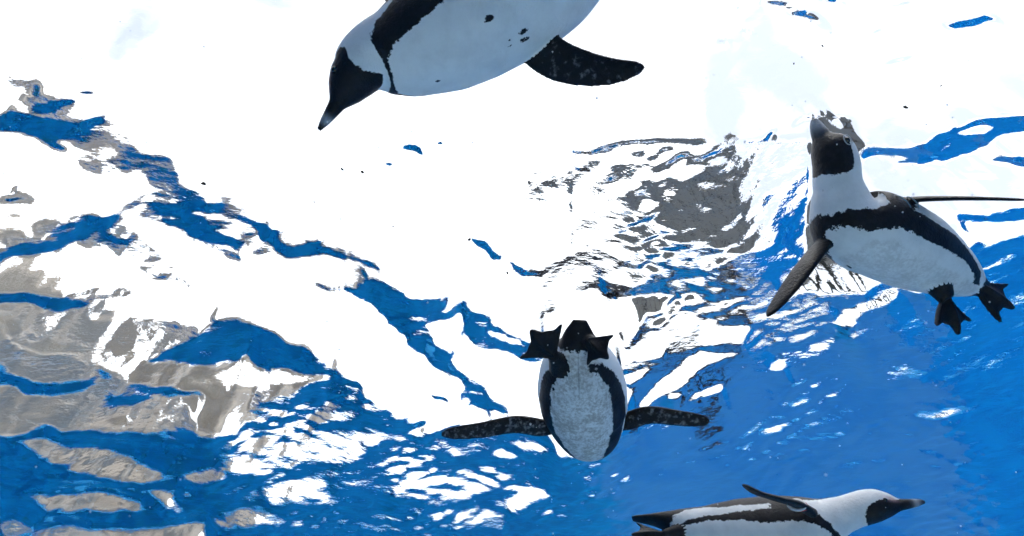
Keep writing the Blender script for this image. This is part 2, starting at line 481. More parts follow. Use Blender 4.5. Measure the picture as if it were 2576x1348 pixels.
# polar solving grid about the point above the viewer
NR, NP = 500, 720
rho = np.linspace(math.log(.30), math.log(3.9), NR)
phi = np.linspace(rad(-74), rad(74), NP)
RR, PP = np.meshgrid(np.exp(rho), phi, indexing='ij')

def project(x, y, z):
    dx, dy, dz = x, y, z + DEPTH
    f = dy * FWD.y + dz * FWD.z
    u = dx / f; v = (dy * UPV.y + dz * UPV.z) / f
    return PW / 2 + u * FPX, PH / 2 - v * FPX

def sample(img, px, py):
    i = np.clip(py / IS - .5, 0, IH - 1.001); j = np.clip(px / IS - .5, 0, IW - 1.001)
    i0, j0 = i.astype(int), j.astype(int); fi, fj = i - i0, j - j0
    return (img[i0, j0] * (1 - fi) * (1 - fj) + img[i0 + 1, j0] * fi * (1 - fj)
            + img[i0, j0 + 1] * (1 - fi) * fj + img[i0 + 1, j0 + 1] * fi * fj)

def incid(t0, zen):
    """incidence at which a ray of level-water incidence t0 leaves into the air at zenith angle zen"""
    lo, hi = np.full(t0.shape, 5.0), np.full(t0.shape, 48.55)
    for _ in range(22):
        m = .5 * (lo + hi)
        z = t0 - m + np.degrees(np.arcsin(np.minimum(1, 1.333 * np.sin(np.radians(m)))))
        lo = np.where(z < zen, m, lo); hi = np.where(z < zen, hi, m)
    return m
dr_, dp_ = rho[1] - rho[0], phi[1] - phi[0]
WS, EPS = .05, .08
h = np.zeros_like(RR)
for outer, its in enumerate((420, 260, 220, 220)):
    # where the wave faces stand depends on the height of the water itself
    px, py = project(RR * np.sin(PP), RR * np.cos(PP), h)
    vis = (px > -60) & (px < PW + 60) & (py > -60) & (py < PH + 60)
    ti = np.clip((py / IS).astype(int), 0, IH - 1); tj = np.clip((px / IS).astype(int), 0, IW - 1)
    C = cls[ti, tj]; TZ = tower_zone[ti, tj]
    th0 = np.degrees(np.arctan(RR / (DEPTH + h)))          # incidence on level water
    tW = np.maximum(incid(th0, 57.0), 27.0)
    tgt = np.where(C == 0, np.minimum(th0, np.where(px > 1480, 28.0, tW)), np.where(C == 1, np.maximum(th0 + 1.5, 57.0),
          np.where(C == 2, np.where(th0 > 54, np.minimum(incid(th0, 75.0), 43.0), incid(th0, 68.5)), np.where(C == 4, np.minimum(th0 - 4, 50.8), 42.5))))
    wgt = np.where(C == 0, np.where(th0 > 42, 4.0, .6), np.where(C == 1, np.where(th0 > 52, .7, 3.0), np.where(C == 2, np.where(th0 > 52, 5.0, 8.0), np.where(C == 4, 3.0, 1.2))))
    tgt = np.where(TZ & (C == 0), th0, tgt)
    SL = np.tan(np.radians(np.clip(tgt - th0, -28, 30)))
    SL = np.where(vis, SL, 0); wgt = np.where(vis, wgt, .15)
    wm = .5 * (wgt[1:] + wgt[:-1]); gm = .5 * (RR[1:] * SL[1:] + RR[:-1] * SL[:-1])
    def A_mul(h):
        o = EPS * RR ** 2 * h
        d = wm * (h[1:] - h[:-1]) / dr_ ** 2
        o[1:] += d; o[:-1] -= d
        d = WS * (h[:, 1:] - h[:, :-1]) / dp_ ** 2
        o[:, 1:] += d; o[:, :-1] -= d
        return o
    bvec = np.zeros_like(RR); d = wm * gm / dr_
    bvec[1:] += d; bvec[:-1] -= d
    diag = EPS * RR ** 2 + 2 * wgt / dr_ ** 2 + 2 * WS / dp_ ** 2
    r_ = bvec - A_mul(h); z_ = r_ / diag; p_ = z_.copy(); rz = (r_ * z_).sum()
    for it in range(its):
        Ap = A_mul(p_); al = rz / (p_ * Ap).sum()
        h += al * p_; r_ -= al * Ap
        z_ = r_ / diag; rz2 = (r_ * z_).sum(); p_ = z_ + rz2 / rz * p_; rz = rz2
# fade out to still water past the solved sector
def sm(a, b, x):
    q = np.clip((x - a) / (b - a), 0, 1); return q * q * (3 - 2 * q)
h *= sm(.30, .36, RR) * (1 - sm(3.5, 3.9, RR)) * (1 - sm(rad(68), rad(74), np.abs(PP)))
for _ in range(2):
    h[1:-1, 1:-1] = .5 * h[1:-1, 1:-1] + .125 * (h[2:, 1:-1] + h[:-2, 1:-1] + h[1:-1, 2:] + h[1:-1, :-2])

# ripple strength over the surface
amp_img = np.where(cls == 3, 1.0, np.where(cls == 2, .38, np.where((cls == 1) | (cls == 4), .42, .13)))
amp_img = np.where((cls == 1) & (gx > 1500) & (gy > 620), .55, amp_img)
amp_img = np.where((gx > 1580) & (gy > 930) & ((cls == 1) | (cls == 4)), .30, amp_img)
amp_img = np.where(tower_zone, 1.05, amp_img)
amp_img = np.where((cls == 1) & (gy > 900) & (gx > 560) & (gx < 1500), .80, amp_img)
amp_img = np.where((gy < 360) & (cls == 0), .07, amp_img)
for _ in range(16):
    a = np.pad(amp_img, 1, mode='edge')
    amp_img = (a[1:-1, 1:-1] * 2 + a[2:, 1:-1] + a[:-2, 1:-1] + a[1:-1, 2:] + a[1:-1, :-2]) / 6

# the sheet itself: fine towards the view, coarse behind
NRM, NF, NB = 720, 1060, 70
ph_f = np.linspace(rad(-75), rad(75), NF)
ph_b = np.linspace(rad(75), rad(285), NB + 2)[1:-1]
PHI = np.concatenate([ph_f, ph_b]); NPH = len(PHI)
def edge_dist(p):
    s, c_ = np.sin(p), np.cos(p)
    bx = np.where(s > 0, (XR + .2) / np.maximum(s, 1e-6), (X0 - .2) / np.minimum(s, -1e-6))
    by = np.where(c_ > 0, (Y1 + .2) / np.maximum(c_, 1e-6), (Y0 - .2) / np.minimum(c_, -1e-6))
    return np.minimum(bx, by)
RE = edge_dist(PHI)
n1 = int(NRM * .88)
base = np.exp(np.linspace(math.log(.25), math.log(3.3), n1))
base = np.where(True, base, base)
q = np.linspace(0, 1, NRM - n1 + 1)[1:]
# beyond 3.3 m (or 55% of a short reach) run out to the wall
lim = np.minimum(3.3, RE * .9)
rs = np.empty((NRM, NPH))
rs[:n1] = .25 * (lim[None, :] / .25) ** np.linspace(0, 1, n1)[:, None]
rs[n1:] = lim[None, :] + (RE - lim)[None, :] * q[:, None]
pp = np.broadcast_to(PHI[None, :], rs.shape)
x, y = rs * np.sin(pp), rs * np.cos(pp)

fi = np.clip((np.log(rs) - rho[0]) / dr_, 0, NR - 1.001)
pw_ = np.where(pp > math.pi, pp - 2 * math.pi, pp)
fj = np.clip((pw_ - phi[0]) / dp_, 0, NP - 1.001)
i0, j0 = fi.astype(int), fj.astype(int); a, b = fi - i0, fj - j0
hd = h[i0, j0] * (1 - a) * (1 - b) + h[i0 + 1, j0] * a * (1 - b) + h[i0, j0 + 1] * (1 - a) * b + h[i0 + 1, j0 + 1] * a * b
front = np.abs(pw_) < rad(74)
qx, qy = project(x, y, hd)
amp = np.where(front & (y > .05), sample(amp_img, np.clip(qx, 0, PW), np.clip(qy, 0, PH)), .2)
rng = np.random.default_rng(7)
def ripples(l0, l1, n, slope, main, spread):
    o = np.zeros_like(x)
    for k in range(n):
        lam = math.exp(rng.uniform(math.log(l0), math.log(l1))); w = 2 * math.pi / lam
        an = rng.normal(main, spread); ph0 = rng.uniform(0, 6.3)
        o += slope * math.sqrt(2 / n) / w * np.sin(w * (math.cos(an) * x + math.sin(an) * y) + ph0)
    return o
mid = ripples(.10, .34, 26, .105, 1.25, .8)
# patchy fine ripples, warped so that they do not line up
x0_, y0_ = x, y
wob = ripples(.15, .4, 10, .25, 1.2, 1.5)
x, y = x0_ + wob * .9, y0_ + wob * .6
fine = ripples(.028, .085, 40, .21, 1.35, .65)
x, y = x0_, y0_
patch = .35 + .65 * sm(-.3, .6, ripples(.25, .7, 12, 1.0, 1.0, 1.5) * 16)
hz = hd + np.minimum(amp, .75) * mid + amp * fine * patch + .0006 * np.sin(9 * x + 4 * y)
hz *= 1 - sm(.93, 1, rs / RE[None, :])
V = np.stack([x, y, hz], -1).reshape(-1, 3)
idx = np.arange(NRM * NPH).reshape(NRM, NPH)
nxt = np.roll(idx, -1, axis=1)
F = np.stack([idx[:-1], idx[1:], nxt[1:], nxt[:-1]], -1).reshape(-1, 4)[:, ::-1]
cidx = len(V)
V = np.vstack([V, [[0, 0, hz[0].mean()]]])
me = bpy.data.meshes.new('water')
cap = np.stack([np.full(NPH, cidx), idx[0], nxt[0]], -1)[:, ::-1]
loops = np.concatenate([F.ravel(), cap.ravel()]).astype(np.int32)
me.vertices.add(len(V)); me.vertices.foreach_set('co', V.astype(np.float32).ravel())
me.loops.add(len(loops)); me.loops.foreach_set('vertex_index', loops)
starts = np.concatenate([np.arange(len(F)) * 4, len(F) * 4 + np.arange(NPH) * 3]).astype(np.int32)
me.polygons.add(len(starts)); me.polygons.foreach_set('loop_start', starts)
me.update(calc_edges=True)
m_, nn, ll = new_mat('clear_water')
g = nn.new('ShaderNodeBsdfGlass'); g.inputs['IOR'].default_value = 1.333
g.inputs['Roughness'].default_value = 0.0
g.inputs['Color'].default_value = (.97, .99, 1, 1)
ll.new(g.outputs['BSDF'], nn.new('ShaderNodeOutputMaterial').inputs['Surface'])
at_ = me.attributes.new('ripple', 'FLOAT', 'POINT')
at_.data.foreach_set('value', np.append(np.minimum(amp, .6).ravel(), .1).astype(np.float32))
gm_ = nn.new('ShaderNodeNewGeometry'); mp_ = nn.new('ShaderNodeMapping'); mp_.inputs['Scale'].default_value = (34, 62, 1)
mp_.inputs['Rotation'].default_value = (0, 0, rad(-12))
nz_ = nn.new('ShaderNodeTexNoise'); nz_.inputs['Scale'].default_value = 1.0; nz_.inputs['Detail'].default_value = 3
ar_ = nn.new('ShaderNodeAttribute'); ar_.attribute_name = 'ripple'
mu_ = nn.new('ShaderNodeMath'); mu_.operation = 'MULTIPLY'
bp_ = nn.new('ShaderNodeBump'); bp_.inputs['Strength'].default_value = 1.0; bp_.inputs['Distance'].default_value = .0034
ll.new(gm_.outputs['Position'], mp_.inputs['Vector']); ll.new(mp_.outputs['Vector'], nz_.inputs['Vector'])
ll.new(nz_.outputs['Fac'], mu_.inputs[0]); ll.new(ar_.outputs['Fac'], mu_.inputs[1])
ll.new(mu_.outputs[0], bp_.inputs['Height']); ll.new(bp_.outputs['Normal'], g.inputs['Normal'])
water = link_mesh('water', me, m_)
tag(water, kind='structure')

# ---------------------------------------------------------------- penguins
def feather_mat(name, white=(.78, .80, .80), black=(.006, .0065, .009), brown=.0, dirt=.0):
    t = NT(name)
    co = t.obj()
    n1 = t.noise(95, 4, co, .65); n2 = t.noise(420, 2, co, .5); n3 = t.noise(22, 4, co, .6)
    e = t.math('MULTIPLY_ADD', t.math('SUBTRACT', n1, .5), .026, t.attr('dblk'))
    e = t.math('MULTIPLY_ADD', t.math('SUBTRACT', n2, .5), .009, e)
    fb = t.ramp(e, -.0010, .0012)
    wc = t.mix(t.ramp(n3, .35, .75), white, tuple(q * .86 for q in white))
    if dirt:
        dn = t.math('ADD', t.math('MULTIPLY', t.noise(150, 4, co, .7), .6), t.math('MULTIPLY', t.noise(34, 3, co, .6), .4))
        dm = t.math('MULTIPLY', t.ramp(dn, .40, .60), t.ramp(t.math('ADD', t.attr('belly'), t.math('MULTIPLY', t.math('SUBTRACT', n3, .5), .8)), .35, .6, 0, dirt))
        wc = t.mix(dm, wc, (.34, .33, .31))
        wc = t.mix(t.math('MULTIPLY', t.ramp(t.attr('seam'), .5, 1), .55), wc, (.16, .16, .16))
    bc = t.mix(t.ramp(t.noise(55, 4, co, .7), .35, .75), black, (black[0] * 1.9 + brown, black[1] * 1.9 + brown * .62, black[2] * 1.9 + brown * .42))
    c = t.mix(fb, wc, bc)
    # flipper undersides: black with grey-white flecks
    mt = t.math('MULTIPLY_ADD', t.math('SUBTRACT', t.noise(70, 4, co, .65), .5), 1.1, t.attr('mot'))
    c = t.mix(t.ramp(mt, .52, .75, 0, .42), c, (.42, .44, .48))
    # bill band and bare skin
    c = t.mix(t.attr('grey'), c, (.36, .37, .39))
    c = t.mix(t.attr('pink'), c, (.50, .33, .31))
    nb = t.math('ADD', t.math('MULTIPLY', t.noise(520, 2, t.stretch((1, 1, 1)), .6), .7), t.noise(150, 3, co))
    return t.done(c, t.ramp(fb, 0, 1, .75, .48), t.bump(nb, .5, .004), spec=.22)

RT = np.array([0, .3, .6, 1, 1.2, 1.4, 1.8, 2.2, 2.6, 3, 3.5, 4, 4.5, 5, 5.5, 6, 6.5, 7, 7.5, 8])
RA = np.array([.0030, .0055, .0078, .0115, .0180, .0250, .033, .0365, .0375, .039, .053, .076, .092, .098, .096, .082, .060, .034, .026, .014])
RD = np.array([.0040, .0085, .0108, .0135, .0200, .0265, .0345, .037, .037, .038, .048, .066, .080, .086, .083, .070, .050, .026, .010, .004])
RV = np.array([.0035, .0078, .0100, .0125, .0190, .0260, .0350, .0375, .038, .041, .056, .074, .088, .095, .092, .079, .056, .028, .010, .004])

def spl(t, y):
    """Catmull-Rom through rows of y at t = 0..n-1"""
    y = np.asarray(y, float); n = len(y)
    P = np.vstack([2 * y[0] - y[1], y, 2 * y[-1] - y[-2]])
    i = np.clip(np.floor(t).astype(int), 0, n - 2); f = (t - i)[:, None]
    a, b, c_, d_ = P[i], P[i + 1], P[i + 2], P[i + 3]
    return .5 * (2 * b + (c_ - a) * f + (2 * a - 5 * b + 4 * c_ - d_) * f ** 2 + (3 * b - a - 3 * c_ + d_) * f ** 3)

def unit(v):
    return v / np.maximum(np.linalg.norm(v, axis=-1, keepdims=True), 1e-9)

MASK = [(-.2, -5), (1.02, -5), (1.08, 26), (1.3, 40), (1.7, 56), (2.1, 66), (2.42, 82), (2.62, 108), (2.66, 145), (2.58, 200), (-.2, 200)]
CROWN = [(.9, -8), (.98, 24), (1.5, 27), (2.2, 24), (2.8, 20), (3.3, 30), (3.8, 46), (4.3, 58), (5, 60), (5.8, 56), (6.3, 52), (6.7, 62), (6.9, 90), (6.95, 130), (7.05, 200), (8.2, 200), (8.2, -8)]
BAND = [(3.58, 200), (3.58, 155), (3.66, 122), (3.92, 99), (4.4, 89), (5, 85), (5.8, 85), (6.25, 90), (6.6, 103), (6.74, 130), (6.6, 138), (6.45, 120), (6.05, 111), (5.5, 114), (4.95, 117), (4.5, 121), (4.2, 133), (3.98, 148), (3.80, 164), (3.76, 200)]
MASK1 = [(-.2, -5), (1.02, -5), (1.08, 26), (1.3, 40), (1.7, 52), (2.2, 56), (2.4, 64), (2.35, 80), (2.15, 100), (2.05, 125), (2.12, 150), (2.45, 175), (2.5, 200), (-.2, 200)]
BAND1 = [(2.95, 200), (2.92, 165), (2.92, 140), (3.0, 112), (3.3, 92), (3.8, 79), (4.5, 75), (5.2, 78), (5.8, 84), (6.25, 90), (6.6, 103), (6.74, 130), (6.6, 138), (6.45, 120), (6.05, 111), (5.5, 113), (4.9, 117), (4.4, 123), (4.0, 127), (3.7, 130), (3.45, 134), (3.25, 143), (3.1, 160), (3.06, 200)]
CROWN1 = [(.9, -8), (.98, 24), (1.5, 27), (2.2, 24), (2.8, 26), (3.1, 42), (3.4, 58), (3.8, 68), (4.3, 70), (5, 66)] + CROWN[9:]
MASK2 = [(-.2, -5), (1.0, -5), (1.05, 30), (1.25, 60), (1.5, 72), (1.9, 84), (2.2, 90), (2.5, 104), (2.62, 125), (2.66, 150), (2.58, 200), (-.2, 200)]
BAND3 = [(a_, b_ if b_ > 150 else b_ + 24) for a_, b_ in BAND]
CROWN4 = [(2.9, -8), (3.1, 16), (3.7, 50), (4.2, 66), (5, 70), (5.8, 66)] + CROWN[10:]
BAND4 = [(3.50, 200), (3.50, 155), (3.58, 122), (3.85, 96), (4.4, 82), (5, 80), (5.6, 82), (6.2, 86), (6.6, 103), (6.7, 125), (6.5, 112), (6.1, 96), (5.6, 97), (5.1, 103), (4.6, 104), (4.2, 110), (3.9, 122), (3.70, 140), (3.63, 164), (3.62, 200)]
MASK4 = [(a_ * .93, b_) for a_, b_ in MASK]
MASK4[1:4] = [(.95, -5), (1.0, 30), (1.25, 52)]
UNDER = [(4.05, 50), (4.1, 84), (4.35, 96), (4.6, 96), (4.8, 84), (4.85, 50)]

def sdist(polys, tt, ff):
    """signed distance (metres, + inside) to black plumage, in body coordinates"""
    X, Y = tt * .085, ff * .0021
    best = np.full(tt.shape, -1.0)
    for poly in polys:
        P = [(a * .085, b * .0021) for a, b in poly]
        ins = inside(P, X, Y); d = np.full(tt.shape, 9.0)
        for i in range(len(P)):
            (ax, ay), (bx_, by_) = P[i], P[(i + 1) % len(P)]
            vx, vy = bx_ - ax, by_ - ay
            q = np.clip(((X - ax) * vx + (Y - ay) * vy) / (vx * vx + vy * vy), 0, 1)
            d = np.minimum(d, np.hypot(X - ax - q * vx, Y - ay - q * vy))
        best = np.maximum(best, np.where(ins, d, -d))
    return best

def loft(rings):
    """closed skin over an array of rings (n, m, 3)"""
    n, m = rings.shape[:2]
    V = rings.reshape(-1, 3); idx = np.arange(n * m).reshape(n, m); nx_ = np.roll(idx, -1, 1)
    F = [tuple(q) for q in np.stack([idx[:-1], nx_[:-1], nx_[1:], idx[1:]], -1).reshape(-1, 4)]
    a, b = len(V), len(V) + 1
    V = np.vstack([V, rings[0].mean(0), rings[-1].mean(0)])
    F += [(a, nx_[0, j], idx[0, j]) for j in range(m)] + [(b, idx[-1, j], nx_[-1, j]) for j in range(m)]
    return V, F

NAMES = ('dblk', 'mot', 'grey', 'pink', 'belly', 'seam')

class Penguin:
    def __init__(s, spine, vent, scale, polys=(MASK, CROWN, BAND, UNDER), dots=(), bulge=None, rs=None, grey=1.0, greyw=.16):
        s.V, s.F, s.A, s.n0 = [], [], [], 0
        s.S = np.array([list(p) for p in spine]); s.vent = np.array([list(v) for v in vent]); s.k = scale
        tt = np.linspace(0, 8, 330); NS = 132
        C, T, B, L = s.frame(tt)
        fa = np.linspace(0, 2 * math.pi, NS, endpoint=False)
        ra = np.interp(tt, RT, RA) * scale; rd = np.interp(tt, RT, RD) * scale; rv = np.interp(tt, RT, RV) * scale
        if rs is not None:
            kk = np.interp(tt, np.arange(9), rs); ra, rd, rv = ra * kk, rd * kk, rv * kk
        for r in (ra, rd, rv):
            for _ in range(6): r[1:-1] = .5 * r[1:-1] + .25 * (r[2:] + r[:-2])
        s.ra, s.rd, s.rv, s.tt = ra, rd, rv, tt
        cf, sf = np.cos(fa), np.sin(fa)             # angle 0 = back, pi = belly
        vert = np.where(cf[None] > 0, rd[:, None], rv[:, None]) * cf[None]
        R = C[:, None] - B[:, None] * vert[..., None] + L[:, None] * (ra[:, None] * sf[None])[..., None]
        fd = np.degrees(np.minimum(fa, 2 * math.pi - fa))
        t2, f2 = np.meshgrid(tt, fd, indexing='ij')
        side = np.where(np.meshgrid(tt, fa, indexing='ij')[1] <= math.pi, 1, -1)
        db = sdist(polys, t2, f2)
        for (dt, df, sd, rr) in dots:
            q = np.hypot((t2 - dt) * .085, (f2 - df) * .0021)
            db = np.where((side == sd) | (df > 175), np.maximum(db, (rr - q) * 3.0), db)
        gb = grey * np.exp(-((t2 - .36) / greyw) ** 2)
        pk = np.exp(-((t2 - 1.35) / .22) ** 2 - ((f2 - 50) / 13) ** 2) * .9
        be = np.clip((f2 - 118) / 40, 0, 1) * sm(3.9, 4.4, t2) * (1 - sm(6.8, 7, t2))
        se = np.exp(-((f2 - 180) / 3.2) ** 2) * sm(5.2, 6.4, t2)
        V, F = loft(R)
        A = np.stack([db, np.full_like(db, -1), gb, pk, be, se], -1).reshape(-1, 6)
        A = np.vstack([A, A[0], A[-1]])
        s.add(V, F, A)
    def frame(s, tt):
        tt = np.atleast_1d(np.asarray(tt, float))
        C = spl(tt, s.S); e = .02
        T = unit(spl(np.clip(tt + e, 0, 8), s.S) - spl(np.clip(tt - e, 0, 8), s.S))
        B = spl(tt, s.vent); B = unit(B - (B * T).sum(-1, keepdims=True) * T)
        return C, T, B, unit(np.cross(T, B))
    def add(s, V, F, A):
        s.V.append(V); s.A.append(A); s.F += [tuple(int(i) + s.n0 for i in f) for f in F]; s.n0 += len(V)
    def surf(s, t, deg, lift=0.0):
        C, T, B, L = (q[0] for q in s.frame(t)); f = math.radians(deg)
        ra = np.interp(t, s.tt, s.ra); rv = np.interp(t, s.tt, s.rd if math.cos(f) > 0 else s.rv)
        n = -B * math.cos(f) * ra + L * math.sin(f) * rv
        return C - B * rv * math.cos(f) + L * ra * math.sin(f) + unit(n) * lift, unit(n), T
    def flipper(s, st, chord, w, th=.0075, mot=.42, curve=.0, bk=.03, prof=(.62, .80, 1, .98, .86, .70, .50, .28, .10)):
        """blade through stations st (root to tip); chord = direction of its width"""
        n, m = 60, 26
        q = np.linspace(0, 1, n)
        P = spl(q * (len(st) - 1), [list(p) for p in st])
        T = unit(np.gradient(P, axis=0))
        ch = np.asarray(chord, float)
        ch = spl(q * (len(ch) - 1), ch) if ch.ndim == 2 else np.broadcast_to(ch, P.shape)
        ch = unit(ch - (ch * T).sum(-1, keepdims=True) * T); N = unit(np.cross(T, ch))
        prof = np.interp(q, [0, .12, .3, .5, .7, .85, .94, .985, 1], prof)
        for _ in range(3): prof[1:-1] = .5 * prof[1:-1] + .25 * (prof[2:] + prof[:-2])
        tk = np.interp(q, [0, .2, .6, .95, 1], [1.7, 1.25, .85, .5, .28])
        a = np.linspace(0, 2 * math.pi, m, endpoint=False)
        cx = np.cos(a); cz = np.sin(a) * (1 + .35 * np.cos(a))
        off = ch * (curve * np.sin(q * math.pi))[:, None]
        R = P[:, None] + off[:, None] + ch[:, None] * (w * prof[:, None] * cx[None])[..., None] + N[:, None] * (th * tk[:, None] * cz[None])[..., None]
        V, F = loft(R)
        A = np.zeros((n, m, 6)); A[..., 0] = bk
        A[..., 1] = np.where(np.abs(cx)[None] < .93, mot, mot * .4) * sm(.04, .25, q)[:, None]
        A = A.reshape(-1, 6); A = np.vstack([A, A[0], A[-1]])
        s.add(V, F, A)
        return P, ch, N
    def foot(s, ankle, root, tip, up, L=.072, spread=30, leg=1.0):
        """webbed foot: leg from root to ankle, three toes fanning from ankle towards tip"""
        ankle, root, tip = (np.array(list(q), float) for q in (ankle, root, tip))
        d = unit(tip - ankle); u = np.array(list(up), float); u = unit(u - u.dot(d) * d); sd = np.cross(d, u)
        L = np.linalg.norm(tip - ankle)
        m, n = 41, 24
        a = np.linspace(-1, 1, m); toe = np.clip(np.abs(np.cos(a * math.pi)), 0, 1) ** 5
        reach = L * (.77 + .23 * toe ** 1.2) * (1 - .10 * a * a)
        rr = np.linspace(.0, 1, n)
        ang = np.radians(spread) * a
        V, top = [], []
        for sg in (1, -1):
            for i in range(n):
                rad_ = reach * rr[i] + .004
                hgt = (.0032 + .0050 * toe * (1 - .45 * rr[i])) * (1 if rr[i] < .93 else .7) * sg
                wob_ = .006 * math.sin(rr[i] * 3) * np.cos(a * math.pi)
                V.append(ankle + d * (rad_ * np.cos(ang))[:, None] + sd * (rad_ * np.sin(ang))[:, None] * 1.0 + u * (hgt + wob_)[:, None])
        V = np.concatenate(V); idx = np.arange(2 * n * m).reshape(2, n, m)
        F = []
        for i in range(n - 1):
            for j in range(m - 1):
                F.append((idx[0, i, j], idx[0, i + 1, j], idx[0, i + 1, j + 1], idx[0, i, j + 1]))
                F.append((idx[1, i, j], idx[1, i, j + 1], idx[1, i + 1, j + 1], idx[1, i + 1, j]))
        for i in range(n - 1):
            for j in (0, m - 1):
                q_ = (idx[0, i, j], idx[1, i, j], idx[1, i + 1, j], idx[0, i + 1, j])
                F.append(q_ if j == 0 else q_[::-1])
        for j in range(m - 1):
            for i in (0, n - 1):
                q_ = (idx[0, i, j], idx[0, i, j + 1], idx[1, i, j + 1], idx[1, i, j])
                F.append(q_ if i == 0 else q_[::-1])
        A = np.zeros((len(V), 6)); A[:, 0] = .03; A[:, 1] = .02
        s.add(V, F, A)
        q = np.linspace(0, 1, 16)[:, None]; P = root * (1 - q) + (ankle + d * .012) * q
        ra = np.interp(q[:, 0], [0, .5, 1], [.026, .017, .0105]) * leg
        T = unit(ankle - root); e1 = unit(np.cross(T, u)); e2 = np.cross(T, e1)
        b = np.linspace(0, 2 * math.pi, 18, endpoint=False)
        R = P[:, None] + (ra[:, None] * np.cos(b))[..., None] * e1 + (ra[:, None] * np.sin(b))[..., None] * e2
        V, F = loft(R); A = np.zeros((len(V), 6)); A[:, 0] = .03; s.add(V, F, A)
    def build(s, mat, label, voxel=.0024):
        V = np.vstack(s.V); A = np.vstack(s.A)
        base = Vector(V.mean(0))
        root = bpy.data.objects.new('penguin', None); COL.objects.link(root); root.location = base
        tag(root, label, 'penguin', 'penguins in the pool')
        me = bpy.data.meshes.new('raw'); me.from_pydata((V - np.array(base)).tolist(), [], s.F); me.update()
        bm = bmesh.new(); bm.from_mesh(me); bmesh.ops.recalc_face_normals(bm, faces=bm.faces); bm.to_mesh(me); bm.free()
        tmp = bpy.data.objects.new('raw', me); COL.objects.link(tmp)
        md = tmp.modifiers.new('r', 'REMESH'); md.mode = 'VOXEL'; md.voxel_size = voxel; md.adaptivity = 0
        sm_ = tmp.modifiers.new('s', 'SMOOTH'); sm_.factor = .5; sm_.iterations = 4
        dg = bpy.context.evaluated_depsgraph_get()
        out = bpy.data.meshes.new_from_object(tmp.evaluated_get(dg))
        bpy.data.objects.remove(tmp)
        kd = kdtree.KDTree(len(V))
        for i, p in enumerate(V - np.array(base)): kd.insert(p, i)
        kd.balance()
        W = np.empty((len(out.vertices), A.shape[1]))
        for i, v in enumerate(out.vertices):
            hit = kd.find_n(v.co, 4)
            w = np.array([1 / (h_[2] + 1e-4) ** 2 for h_ in hit])
            W[i] = (A[[h_[1] for h_ in hit]] * w[:, None]).sum(0) / w.sum()
        for j, nme in enumerate(NAMES):
            at_ = out.attributes.new(nme, 'FLOAT', 'POINT'); at_.data.foreach_set('value', W[:, j].astype(np.float32))
        out.name = 'body'; out.materials.clear()
        link_mesh('body', out, mat, root)
        s.root, s.base = root, base
        return root
    def eye(s, t=1.72, deg=60, r=.0052, ring=0.0):
        for sgn in (1, -1):
            p, n, T = s.surf(t, deg * sgn, -.0012 * s.k)
            bm = bmesh.new()
            bmesh.ops.create_uvsphere(bm, u_segments=20, v_segments=14, radius=r * s.k)
            o = bm_obj('eye', bm, M_EYE, s.root, True); o.location = Vector(p) - s.base
            if ring:
                me_ = torus(ring * s.k, .0011, 28, 8); q = Vector(n).to_track_quat('Z', 'Y')
                g_ = link_mesh('eye_ring', me_, M_RING, s.root); g_.location = Vector(s.surf(t, deg * sgn, .0012)[0]) - s.base
                g_.rotation_mode = 'QUATERNION'; g_.rotation_quaternion = q

def torus(R, r, n=32, m=10, sx=1.0, sy=1.0):
    a = np.linspace(0, 2 * math.pi, n, endpoint=False); b = np.linspace(0, 2 * math.pi, m, endpoint=False)
    Aa, Bb = np.meshgrid(a, b, indexing='ij')
    V = np.stack([(R * sx + r * np.cos(Bb)) * np.cos(Aa), (R * sy + r * np.cos(Bb)) * np.sin(Aa), r * np.sin(Bb)], -1).reshape(-1, 3)
    idx = np.arange(n * m).reshape(n, m); i2 = np.roll(idx, -1, 0)
    F = np.stack([idx, i2, np.roll(i2, -1, 1), np.roll(idx, -1, 1)], -1).reshape(-1, 4)
    me_ = bpy.data.meshes.new('ring'); me_.from_pydata(V.tolist(), [], F.tolist()); me_.update()
    return me_

M_EYE = NT('dark_eye').done((.012, .008, .006), .12, spec=.6)
M_RING = NT('pale_eye_skin').done((.45, .47, .48), .5)
M_BANDW = NT('white_tag').done((.7, .68, .66), .35)
M_BANDR = NT('red_tag_edge').done((.45, .05, .03), .4)
M_WIRE = NT('wire_tag').done((.20, .30, .36), .3)

# --- the large penguin overhead, heading down to the left
v1 = [cv(.66, -.60, .42)] * 3 + [cv(.55, -.62, .55), cv(.46, -.70, .54), cv(.44, -.70, .56)] + [cv(.42, -.68, .60)] * 3
P1 = Penguin([at(802, 327, .96), at(848, 262, .965), at(893, 190, .97), at(935, 150, .98), at(1034, 116, 1.0),
              at(1190, 42, 1.02), at(1395, -58, 1.04), at(1560, -190, 1.06), at(1630, -260, 1.07)],
             v1, 1.0, polys=(MASK1, CROWN1, BAND1, UNDER), dots=[(4.05, 166, 1, .0042), (4.95, 152, -1, .0060), (5.3, 176, 1, .0050), (5.12, 178, 1, .0026)],
             rs=[1, 1, 1.02, 1.30, 1.02, 1.0, 1, 1, 1])
fl = [at(1320, 85, 1.03), at(1390, 140, 1.02), at(1470, 166, 1.0), at(1545, 175, .985), at(1622, 170, .975)]
P1.flipper(fl, cv(.25, .95, .15), 0.033, .0075, mot=.47, curve=-.004, prof=(1, 1, .95, .82, .66, .48, .34, .20, .08))
P1.flipper([at(1040, 30, 1.07), at(1000, -30, 1.12), at(965, -90, 1.17), at(930, -160, 1.2)], cv(.7, -.2, .6), .032, .007)
P1.foot(at(1560, -230, 1.03), at(1480, -150, 1.04), at(1640, -300, 1.04), cv(0, 0, 1))
P1.foot(at(1590, -190, 1.06), at(1510, -120, 1.06), at(1670, -240, 1.07), cv(0, 0, 1))
